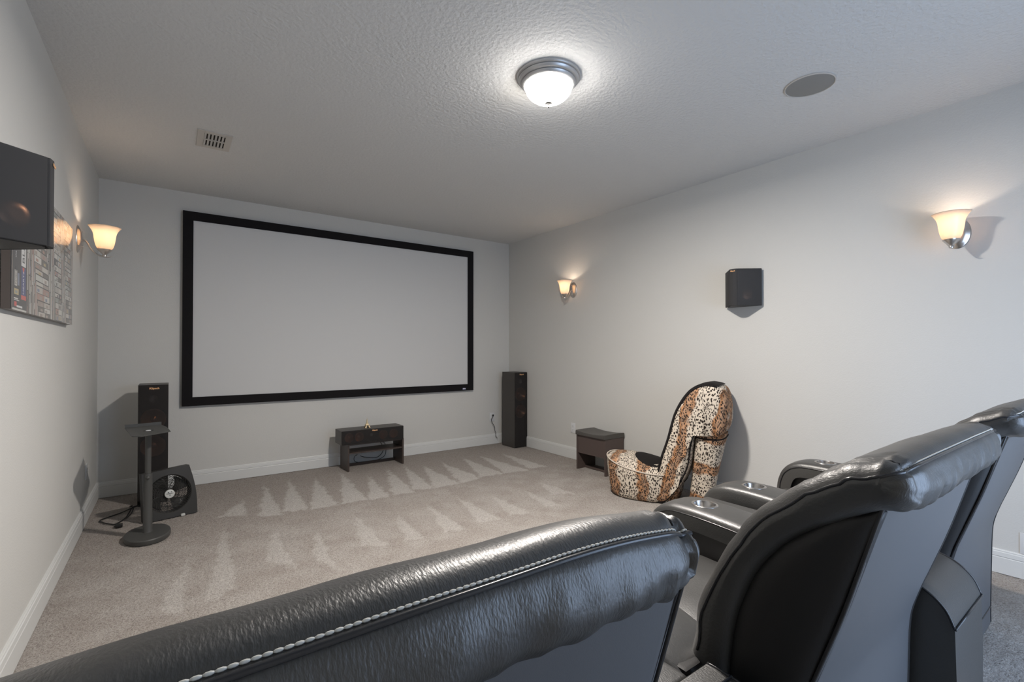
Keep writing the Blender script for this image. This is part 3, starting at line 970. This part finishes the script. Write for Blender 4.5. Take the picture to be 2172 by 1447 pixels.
    # foot and control tab under the right corner
    bm = box(B(), .225, .252, -.012, .02, 0, .018, .003, 1)
    obj('control_knob', bm, 'fan_hub', t)
    bm = B()
    box(bm, .02, .10, .0, .085, 0, .010, .003, 1)
    obj('foot', bm, 'fan_black', t)
fan()

bm = B()
z = .006
tube(bm, catmull([(.36, -.50, z), (.30, -.51, .010), (.275, -.547, .016), (.20, -.62, z), (.096, -.726, z), (.11, -.80, z), (.156, -.875, z), (.19, -.90, z), (.235, -.80, z), (.265, -.70, z), (.275, -.60, .014), (.270, -.545, .018)], 6), .0042, 6)
tube(bm, catmull([(.305, -.50, .012), (.27, -.56, .020), (.25, -.68, z), (.235, -.80, z), (.20, -.90, z), (.190, -.965, z), (.206, -.985, .012)], 6), .0042, 6)
tube(bm, catmull([(.37, -.60, z), (.33, -.54, z), (.29, -.53, .016), (.25, -.50, .012), (.262, -.44, z)], 6), .0042, 6)
box(bm, .196, .236, -.998, -.968, .002, .026, .004, 2)
tag(obj('power_cord', bm, 'cable', None, True), 'black power cord with plug lying on carpet beside left tower speaker', 'cord')

# ================================================================== OTTOMAN
t = thing('storage_ottoman', 'small dark storage stool with padded top against the right wall', 'ottoman', (4.160, -1.860, 0))
hx, hy = .134, .200
for s in (-1, 1): obj('side_panel', box(B(), -hx, hx, s * hy - .009, s * hy + .009, 0, .365, .001, 1), 'ott_wood', t)
bm = B()
box(bm, -hx + .006, hx - .006, -hy + .009, hy - .009, .175, .365)
obj('storage_box', bm, 'ott_wood', t)
obj('floor_rail', box(B(), -.02, .04, -hy + .009, hy - .009, 0, .022, .001, 1), 'ott_wood', t)
bm = B(); n = 14
rings = []
for i in range(n + 1):
    y = -.212 + .424 * i / n; s = i / n * 2 - 1
    top = .412 - .016 * (1 - s * s)
    e = .004 if i in (0, n) else 0
    rings.append([(x, y, z) for x, z in ((-.147 + e, .366), (-.147 + e, top - .010), (-.140 + e, top - .001), (-.07, top + .0015), (0, top + .002), (.07, top + .0015), (.140 - e, top - .001), (.147 - e, top - .010), (.147 - e, .366))])
loft(bm, rings)
obj('padded_lid', bm, 'ott_leather', t, True, 40)

# ================================================================== SHOE CHAIR
def shoe_chair():
    # local x = towards the toe, local y = away from camera side, z up
    e = Vector((-.37, .929)); ang = math.atan2(e.y, e.x)
    t = thing('high_heel_chair', 'animal print armchair shaped like a giant high heel shoe', 'chair', (3.90, -2.656, 0), ang)
    # with rotz = ang, local +y = rotate +90 deg -> points to camera side; mirror sign with FY
    FY = -1.0
    def P(u, n_, z): return Vector((u, n_ * FY, z))
    # --- toe box: oval tub, domed vamp
    N = 56
    def oval(a, b, k, u0=0): 
        th = 2 * PI * k / N
        c, s = math.cos(th), math.sin(th)
        return u0 + a * math.copysign(abs(c) ** .85, c), b * math.copysign(abs(s) ** .85, s)
    def rimz(u): return .262 + .062 * max(-.3, min(1, u / .30)) if u > -.1 else .262 + .062 * (-.3)
    def rim_h(u): 
        f = (u + .30) / .62
        return .235 + .095 * min(f, 1.1) ** 2.2 if f > 0 else .235
    bm = B(); rings = []
    for f, sc in ((0, .86), (.04, .90), (.12, .925), (.35, .965), (.65, .995), (.88, 1.01), (.97, 1.008), (1.0, .99)):
        ring = []
        for k in range(N):
            u, v = oval(.325 * sc, .272 * sc, k)
            ring.append(P(u, v, .004 + (rim_h(u) - .004) * f))
        rings.append(ring)
    loft(bm, rings, True, False)
    bm.faces.new([v for v in bm.verts[:][0:0]] or [bm.verts.ensure_lookup_table() or bm.verts[k] for k in range(N)])
    obj('toe_box', bm, 'print_toe', t, True, 60)
    bm = B()
    rings = []
    for f in (1.0, .93, .80, .62, .42, .22, .05):
        rings.append([P(*oval(.322 * f, .269 * f, k), rim_h(oval(.322 * f, .269 * f, k)[0]) + .078 * (1 - f ** 2.2) + (.006 if f < 1 else -.004)) for k in range(N)])
    loft(bm, rings, True, False)
    bm.verts.ensure_lookup_table(); bm.faces.new([bm.verts[len(bm.verts) - N + k] for k in range(N)])
    vamp = obj('vamp_cushion', bm, 'print_toe', t, True, 60)
    tube_pts = [P(*oval(.328, .275, k), rim_h(oval(.328, .275, k)[0]) + .001) for k in range(N)]
    obj('piping', tube(B(), tube_pts, .006, 6, closed=True), 'cream_cord', t, True)
    # --- black seat opening
    bm = B(); rings = []
    for f in (1.0, .9, .6, .2):
        ring = []
        for k in range(40):
            th = 2 * PI * k / 40
            u = -.085 + .165 * f * math.cos(th); v = .185 * f * math.sin(th)
            ring.append(P(u, v, rim_h(u) + .078 * (1 - min(1, math.hypot(u / .322, v / .269)) ** 2.2) + .010 - .002 * (1 - f)))
        rings.append(ring)
    loft(bm, rings, True, False)
    bm.verts.ensure_lookup_table(); bm.faces.new([bm.verts[len(bm.verts) - 40 + k] for k in range(40)])
    obj('seat_lining', bm, 'black_cloth', t, True)
    # --- back: curved shell; outline (front edge, rear edge) in u,z
    front = catmull([(-.150, .225, 0), (-.190, .385, 0), (-.235, .520, 0), (-.268, .645, 0), (-.302, .757, 0), (-.360, .866, 0), (-.424, .944, 0), (-.494, .984, 0), (-.556, .997, 0)], 6)
    rear_out = catmull([(-.556, .997, 0), (-.616, .987, 0), (-.660, .960, 0), (-.686, .900, 0), (-.698, .810, 0), (-.698, .720, 0), (-.680, .640, 0), (-.640, .595, 0), (-.540, .585, 0), (-.448, .585, 0)], 5)
    arch = catmull([(-.448, .585, 0), (-.430, .460, 0), (-.414, .344, 0), (-.388, .270, 0), (-.355, .200, 0), (-.306, .125, 0), (-.245, .045, 0), (-.190, .006, 0), (-.080, .006, 0)], 6)
    low = [Vector((-.080, .10, 0))]
    outline = front + rear_out[1:] + arch[1:] + low
    cu = sum(p.x for p in outline) / len(outline); cz = sum(p.y for p in outline) / len(outline)
    def inset(p, d):
        # pull towards the local mid-line of the slab
        mid = Vector((-.33 - .17 * max(0, min(1, (p.y - .35) / .35)), min(max(p.y, .16), .78), 0))
        v = mid - p; L = v.length
        return p + v * min(.6, d / max(L, 1e-4))
    bm = B(); rings = []
    HW = .185; NO = -.045
    for n_, d in ((-HW, .075), (-HW + .006, .045), (-HW + .018, .022), (-HW + .040, .006), (-HW + .07, 0), (0, 0), (HW - .07, 0), (HW - .040, .006), (HW - .018, .022), (HW - .006, .045), (HW, .075)):
        rings.append([P(inset(p, d).x, n_ + NO, inset(p, d).y) for p in outline])
    loft(bm, rings, True, True)
    bmesh.ops.triangulate(bm, faces=[f for f in bm.faces if len(f.verts) > 4])
    obj('backrest', bm, 'print_back', t, True, 60)
    # --- black lining over the front face and crown
    bm = B(); rings = []
    fl = front + rear_out[1:8]
    for n_, d in ((-HW + .026, .004), (-HW + .045, -.006), (-HW + .10, -.009), (0, -.010), (HW - .10, -.009), (HW - .045, -.006), (HW - .026, .004)):
        rings.append([P(inset(p, d).x, n_ + NO, inset(p, d).y) for p in fl])
    loft(bm, rings, False, False)
    obj('lining', bm, 'black_cloth', t, True)
    # edge piping on the near/far front edge
    for s in (-1, 1):
        pts = [P(inset(p, .012).x, NO + s * (HW - .022), inset(p, .012).y) for p in fl[::2]]
        obj('edge_piping', tube(B(), pts, .0075, 6), 'black_cloth', t, True)
        pts = [P(inset(p, .010).x, NO + s * (HW - .022), inset(p, .010).y) for p in arch[::2]]
        obj('edge_piping', tube(B(), pts, .006, 6), 'black_cloth', t, True)
    # --- heel
    bm = B(); rings = []
    for z, uf, ur, hw in ((.004, -.388, -.545, .085), (.03, -.384, -.552, .088), (.14, -.396, -.578, .100), (.25, -.408, -.598, .112), (.35, -.418, -.618, .124), (.45, -.430, -.640, .138), (.55, -.442, -.662, .150), (.60, -.446, -.672, .150)):
        ring = []
        m, h = (uf + ur) / 2, (uf - ur) / 2
        for k in range(32):
            th = 2 * PI * k / 32; c, s = math.cos(th), math.sin(th)
            ring.append(P(m + h * math.copysign(abs(c) ** .62, c), NO + hw * math.copysign(abs(s) ** .62, s), z))
        rings.append(ring)
    loft(bm, rings, True, True)
    hl = obj('heel', bm, 'print_heel', t, True, 60)
    ring = []
    m, h = (-.444 - .667) / 2, (-.444 + .667) / 2 + .003
    for k in range(32):
        th = 2 * PI * k / 32; c, s = math.cos(th), math.sin(th)
        ring.append(P(m + h * math.copysign(abs(c) ** .62, c), NO + .153 * math.copysign(abs(s) ** .62, s), .572 + .012 * s))
    obj('heel_piping', tube(B(), ring, .005, 6, closed=True), 'black_cloth', hl, True)
shoe_chair()

# ================================================================== RECLINERS
# local frame: x along the row, +y towards the screen, y = 0 the foot of the back panel
PROF = [(.235, .40), (.215, .536), (.199, .632), (.169, .722), (.122, .814), (.079, .884), (.019, .946), (-.036, .994), (-.093, 1.034), (-.140, 1.055), (-.172, 1.060),
        (-.194, 1.048), (-.205, 1.030), (-.209, 1.008), (-.204, .984), (-.187, .966), (-.160, .958), (-.122, .942), (-.052, .902), (.013, .843), (.066, .763), (.104, .662), (.122, .555), (.135, .40)]
SEAM_I = 11
HWID = .425
def prof_curve():
    return [(p.x, p.y) for p in catmull([(a, b, 0) for a, b in PROF], 4, closed=True)]
PC = prof_curve()
PCN = []
for i in range(len(PC)):
    a, b = PC[i - 1], PC[(i + 1) % len(PC)]
    tx, ty = b[0] - a[0], b[1] - a[1]; L = math.hypot(tx, ty)
    PCN.append((-ty / L, tx / L))
# orient the normals outward
cx_ = sum(p[0] for p in PC) / len(PC); cz_ = sum(p[1] for p in PC) / len(PC)
area = sum(PC[i][0] * PC[(i + 1) % len(PC)][1] - PC[(i + 1) % len(PC)][0] * PC[i][1] for i in range(len(PC)))
if area > 0: PCN = [(-a, -b) for a, b in PCN]

def wrinkle(x, y, z, i, seed):
    """outward displacement of the back cushion"""
    d = 0.0
    f = i / 4.0
    ax = abs(x)
    v = noise.noise(Vector((x * 9 + seed * 5, z * 7, y * 7)))
    d += .0025 * v
    if 11.2 < f < 17:                      # roll below the seam: gathered folds
        w = math.sin(PI * (f - 11.2) / 5.8)
        d += w * (.006 * abs(noise.noise(Vector((x * 26 + seed * 3, f * .25, seed)))) * (1 + 1.2 * (ax / HWID) ** 3) * (1.5 if ax < .36 else 1.5 * max(0, (HWID - ax) / .065)) - .002)
        d += w * .004 * noise.noise(Vector((x * 11, f * .9, seed + 4)))
    if 1 < f < 11 and ax > HWID - .10:      # side bolster puckers
        d += .007 * noise.noise(Vector((x * 8, f * 1.9 + seed, 3.3)))
    if 4 < f < 14:
        d -= .011 * math.exp(-((ax - .372) / .013) ** 2) * min(1, (f - 4) / 4)
    if abs(f - SEAM_I) < .9:                # stitched groove
        d -= .003 * math.exp(-((f - SEAM_I) / .3) ** 2)
    return d

def cush_point(x, i, seed, extra=0.0):
    """surface point of the cushion at station x, profile index i (float allowed)"""
    n = len(PC)
    i0 = int(math.floor(i)) % n; i1 = (i0 + 1) % n; f = i - math.floor(i)
    y = PC[i0][0] * (1 - f) + PC[i1][0] * f; z = PC[i0][1] * (1 - f) + PC[i1][1] * f
    ny = PCN[i0][0] * (1 - f) + PCN[i1][0] * f; nz = PCN[i0][1] * (1 - f) + PCN[i1][1] * f
    r = .038
    d = HWID - abs(x)
    ins = 0.0
    if d < r: ins = r - math.sqrt(max(0, r * r - (r - d) ** 2))
    k = wrinkle(x, y, z, i, seed) + extra - ins
    # crown: slightly fuller in the middle
    k += .006 * (1 - (x / HWID) ** 2)
    f = (i % n) / 4.0
    if 11.5 < f < 17.5: z += .020 * max(0, min(1, (abs(x) - .30) / .11)) ** 1.5 * math.sin(PI * (f - 11.5) / 6) ** .7
    if seed == 1:            # the nearest back sags at its right-hand end
        z -= .019 * max(0, min(1, (x - .10) / .30)) ** 1.6 * max(0, min(1, (z - .80) / .2))
    # the pillow draws in behind the seam, more on its right-hand end
    f = (i % n) / 4.0
    w = max(0.0, min(1.0, (f - (4.5 if x > 0 else 8.5)) / 3.0)) if f < 16 else max(0.0, 1 - (f - 16) / 2.0)
    x = x * (1 - w * ((.215 if seed == 1 else .125) if x > 0 else .015) * abs(x / HWID))
    return Vector((x, y + ny * k, z + nz * k))

def arm_mesh():
    """padded arm strap running over the top and down the front, with a round well for the cup ring"""
    path = catmull([(.150, .520, 0), (.250, .560, 0), (.420, .592, 0), (.600, .606, 0), (.720, .608, 0), (.800, .600, 0), (.862, .566, 0), (.900, .500, 0), (.915, .400, 0), (.915, .200, 0), (.912, .030, 0)], 5)
    th = .085; hw = .102
    rings = []
    n = len(path)
    for i, p in enumerate(path):
        t = (path[min(i + 1, n - 1)] - path[max(i - 1, 0)]).normalized()
        nn = Vector((-t.y, t.x, 0))
        if nn.y < 0 and i < n // 2: nn = -nn
        ring = []
        sec = [(-hw, -th), (-hw, -.030), (-hw + .004, -.014), (-hw + .016, -.004), (-hw + .04, 0), (0, .003), (hw - .04, 0), (hw - .016, -.004), (hw - .004, -.014), (hw, -.030), (hw, -th)]
        for a, b in sec:
            q = p + nn * b
            ring.append((a, q.x, q.y))
        rings.append(ring)
    bm = B(); loft(bm, rings, True, True)
    return bm

CUP = (0.0, .680)
def boolean_cup(o, r, depth, ztop):
    bm = lathe(B(), [(0, ztop - depth), (r, ztop - depth), (r, ztop + .05), (0, ztop + .05)], 32, 'z', (CUP[0], CUP[1], 0))
    c = obj('cutter', bm, 'void')
    md = o.modifiers.new('cut', 'BOOLEAN'); md.object = c; md.operation = 'DIFFERENCE'; md.solver = 'EXACT'
    bpy.context.view_layer.update()
    dg = bpy.context.evaluated_depsgraph_get()
    me = bpy.data.meshes.new_from_object(o.evaluated_get(dg))
    o.modifiers.clear(); o.data = me
    bpy.data.objects.remove(c, do_unlink=True)

_tmp = obj('armrest', arm_mesh(), 'leather', None, True, 50)
boolean_cup(_tmp, .043, .060, .610)
ARM_ME = _tmp.data
for p in ARM_ME.polygons: p.use_smooth = True
ARM_ME.set_sharp_from_angle(angle=math.radians(50))
bpy.data.objects.remove(_tmp, do_unlink=True)

def add_me(name, me, parent, loc=(0, 0, 0)):
    o = bpy.data.objects.new(name, me); COL.objects.link(o); o.parent = parent; o.location = loc
    return o

def recliner(loc, label, seed):
    t = thing('recliner', label, 'recliner', loc, 0, 'black leather theatre recliners in a row')
    # --- back cushion
    bm = B(); rings = []
    xs = []
    d = 0
    for q in (0, .002, .007, .014, .024, .034): xs.append(-HWID + q)
    k = -HWID + .034
    while k < HWID - .047: k += .013; xs.append(k)
    for q in (.034, .024, .014, .007, .002, 0): xs.append(HWID - q)
    xs = sorted(set(round(x, 5) for x in xs))
    n = len(PC)
    for x in xs: rings.append([cush_point(x, i, seed) for i in range(n)])
    loft(bm, rings, True, True)
    bmesh.ops.triangulate(bm, faces=[f for f in bm.faces if len(f.verts) > 4])
    bc = obj('back_cushion', bm, 'leather', t, True, 70)
    # --- stitching and piping along the crest and down both sides
    si = SEAM_I * 4
    def seam_pts(off, ex, step):
        pts = []
        # left side: from low front up to the corner, across, then down the right side
        side = []
        i = 5.0
        while i < si - 3: side.append(i + off * 0); i += 1.0
        left = [cush_point(-HWID + .0012, i, seed, ex + .003) for i in side]
        x = -HWID + .024; mid = []
        while x < HWID - .02: mid.append(cush_point(x, si + off, seed, ex)); x += step
        right = [cush_point(HWID - .0012, i, seed, ex + .003) for i in reversed(side)]
        return left, mid, right
    left, mid, right = seam_pts(-.4, .0012, .01)
    path = left + mid + right
    # resample by arc length
    def resample(P, s):
        out = [P[0]]; acc = 0
        for a, b in zip(P, P[1:]):
            L = (b - a).length
            while acc + L >= s:
                f = (s - acc) / L; a = a.lerp(b, f); out.append(a); L = (b - a).length; acc = 0
            acc += L
        return out
    rs = resample(path, .0066)
    bm = B()
    for a, b in zip(rs, rs[1:]):
        d = b - a
        if d.length < 1e-5: continue
        tube(bm, [a + d * .02, a + d * .3, a + d * .7, a + d * 1.0], [.0007, .0014, .0014, .0007], 6)
    st = obj('stitching', bm, 'stitch', bc, True)
    l2, m2, r2 = seam_pts(.55, .0012, .02)
    obj('piping', tube(B(), l2 + m2 + r2, .0032, 6), 'piping', bc, True)
    for s in (-1, 1):                     # cross seam of the side bolster
        pts = [cush_point(s * .372, i, seed, .0035) for i in range(24, si - 1)]
        obj('cross_seam', tube(B(), pts, .0020, 5), 'piping', bc, True)
    # --- rear panel
    hw = .375
    lines = [(0, .020), (0, .10), (-.004, .30), (-.010, .46), (-.030, .545), (-.062, .640), (-.100, .755), (-.150, .930), (-.163, .976)]
    L2 = [(p.x, p.y) for p in catmull([(a, b, 0) for a, b in lines], 4)]
    bm = B(); rings = []
    for x in (-hw, -hw + .004, -hw + .014, -hw + .03, -.25, -.12, 0, .12, .25, hw - .03, hw - .014, hw - .004, hw):
        e = {0: .012, 1: .005, 2: .001}.get(min(abs(round((abs(x) - hw) / .001)) // 5, 9), 0)
        e = .012 if abs(abs(x) - hw) < .001 else (.005 if abs(abs(x) - hw) < .005 else (.001 if abs(abs(x) - hw) < .015 else 0))
        bul = .004 * (1 - (x / hw) ** 2)
        ring = []
        for (y, z) in L2: ring.append((x, y - bul * math.sin(PI * min(1, z)) + e, z))
        for (y, z) in reversed(L2): ring.append((x, y + .028 - e * .2, z - .003))
        rings.append(ring)
    loft(bm, rings, True, True)
    pn = obj('back_panel', bm, 'leather_lit', t, True, 60)
    for s in (-1, 1):
        pts = [(s * (hw - .002), y + .004, z) for y, z in L2]
        obj('panel_piping', tube(B(), pts, .0045, 6), 'piping', pn, True)
    obj('hem', tube(B(), [(-hw + .01, -.001, .098), (0, -.003, .098), (hw - .01, -.001, .098)], .0022, 5), 'piping', pn, True)
    # --- side panels: domed leather inside the bolster
    fr = [(.03, .150), (.25, .150), (.45, .150), (.57, .140), (.679, .124), (.783, .080), (.862, .021), (.922, -.050), (.945, -.085), (.962, -.130)]
    rr_ = [(.03, .012), (.30, .008), (.46, .002), (.545, -.018), (.640, -.050), (.755, -.088), (.925, -.138), (.962, -.150)]
    def li(T_, z):
        for (a0, b0), (a1, b1) in zip(T_, T_[1:]):
            if z <= a1: return b0 + (b1 - b0) * (z - a0) / (a1 - a0)
        return T_[-1][1]
    for s in (-1, 1):
        bm = B(); rows = []
        nz_, ny_ = 40, 16
        for i in range(nz_ + 1):
            z = .03 + .930 * (i / nz_) ** .92; a0, b0 = li(rr_, z) - .012, li(fr, z) + .012
            row = []
            for j in range(ny_ + 1):
                g = j / ny_; y = a0 + (b0 - a0) * g
                dist = min((y - a0), (b0 - y), (.970 - z) * .9)
                h = min(1, max(0, dist) / .085)
                row.append(bm.verts.new((s * (.358 + .045 * math.sqrt(1 - (1 - h) ** 2)), y, z)))
            rows.append(row)
        for p, q in zip(rows, rows[1:]):
            for j in range(ny_): bm.faces.new((p[j], p[j + 1], q[j + 1], q[j]))
        o = obj('side_panel', bm, 'leather_side', t, True, 80)
        md = o.modifiers.new('thick', 'SOLIDIFY'); md.thickness = .012; md.offset = -1
    # --- body under the back
    obj('base_frame', box(B(), -.36, .36, .030, .86, .020, .30, .01, 2), 'leather_side', t, True, 40)
    # --- seat cushion
    bm = B(); rings = []
    ny = 26
    for i in range(ny + 1):
        f = i / ny; y = .130 + .760 * f
        zt = .462 + .014 * math.sin(PI * f)
        if f > .86: zt -= .090 * ((f - .86) / .14) ** 2.2
        ring = []
        for j in range(19):
            g = j / 18 * 2 - 1; x = .288 * g
            z = zt - .045 * abs(g) ** 7 + .010 * (1 - g * g)
            if f < .45: z += .009 * noise.noise(Vector((x * 3, y * 42, seed))) * (1 - f / .45) 
            z += .005 * noise.noise(Vector((x * 9, y * 9, seed + 2)))
            ring.append((x, y, z))
        ring += [(.288, y, .290), (-.288, y, .290)]
        rings.append(ring)
    loft(bm, rings, True, True)
    bmesh.ops.triangulate(bm, faces=[f for f in bm.faces if len(f.verts) > 4])
    obj('seat_cushion', bm, 'leather', t, True, 70)
    obj('footrest', box(B(), -.285, .285, .862, .925, .045, .365, .028, 4), 'leather', t, True, 60)
    # --- arms
    for s in (-1, 1):
        a = add_me('armrest', ARM_ME, t, (s * .402, 0, 0))
        pts = [(-s * .1025, y, z) for y, z in [(.16, .494), (.25, .534), (.42, .566), (.60, .580), (.72, .582), (.79, .575), (.845, .545), (.875, .495), (.888, .40), (.888, .06)]]
        obj('arm_piping', tube(B(), catmull(pts, 4), .0032, 6), 'piping', a, True)
        obj('arm_panel', box(B(), s * .402 - .084, s * .402 + .084, .17, .850, .02, .54, .012, 2), 'leather_side', t, True, 40)
        bm = lathe(B(), [(.036, .556), (.0405, .560), (.0415, .608), (.044, .6125), (.050, .6130), (.0535, .611), (.0545, .6085), (.0545, .6030)], 40, 'z', (CUP[0], CUP[1], 0))
        cup = obj('cup_holder', bm, 'chrome', a, True, 50)
        bm = lathe(B(), [(0, .558), (.020, .5575), (.030, .559), (.037, .556)], 32, 'z', (CUP[0], CUP[1], 0))
        obj('cup_base', bm, 'cup_well', cup, True)
    return t
recliner((.715, -4.805, 0), 'black leather recliner nearest the camera, left end of the row', 1)
recliner((1.925, -4.890, 0), 'middle black leather recliner of the three', 2)
recliner((3.165, -4.875, 0), 'black leather recliner at the right end by the wall', 3)

def console(loc, label):
    t = thing('seat_console', label, 'console', loc, 0, 'black leather consoles between the recliners')
    pr = catmull([(.100, .562, 0), (.060, .562, 0), (0, .556, 0), (-.045, .536, 0), (-.080, .502, 0), (-.100, .455, 0)], 4)
    poly = [(p.x, p.y) for p in pr] + [(-.103, .30), (-.100, .02), (.100, .02)]
    bm = prism(B(), poly, -.165, .165, 'x')
    obj('rear_housing', bm, 'leather', t, True, 35)
    bm = box(B(), -.060, .108, .102, .84, .02, .556, .015, 3)
    obj('console_body', bm, 'leather', t, True, 40)
    for s in (-1, 1):
        obj('piping', tube(B(), [(s * .165, p.x, p.y) for p in pr], .0036, 6), 'piping', t, True)
    obj('piping', tube(B(), [(-.168, -.102, .455), (.168, -.102, .455)], .0036, 6), 'piping', t, True)
    obj('piping', tube(B(), [(-.166, .045, .5645), (.166, .045, .5645)], .0022, 6), 'piping', t, True)
    return t
console((1.307, -4.850, 0), 'black leather console between the nearest and middle recliners')
console((2.495, -4.890, 0), 'black leather console between the middle and right recliners')
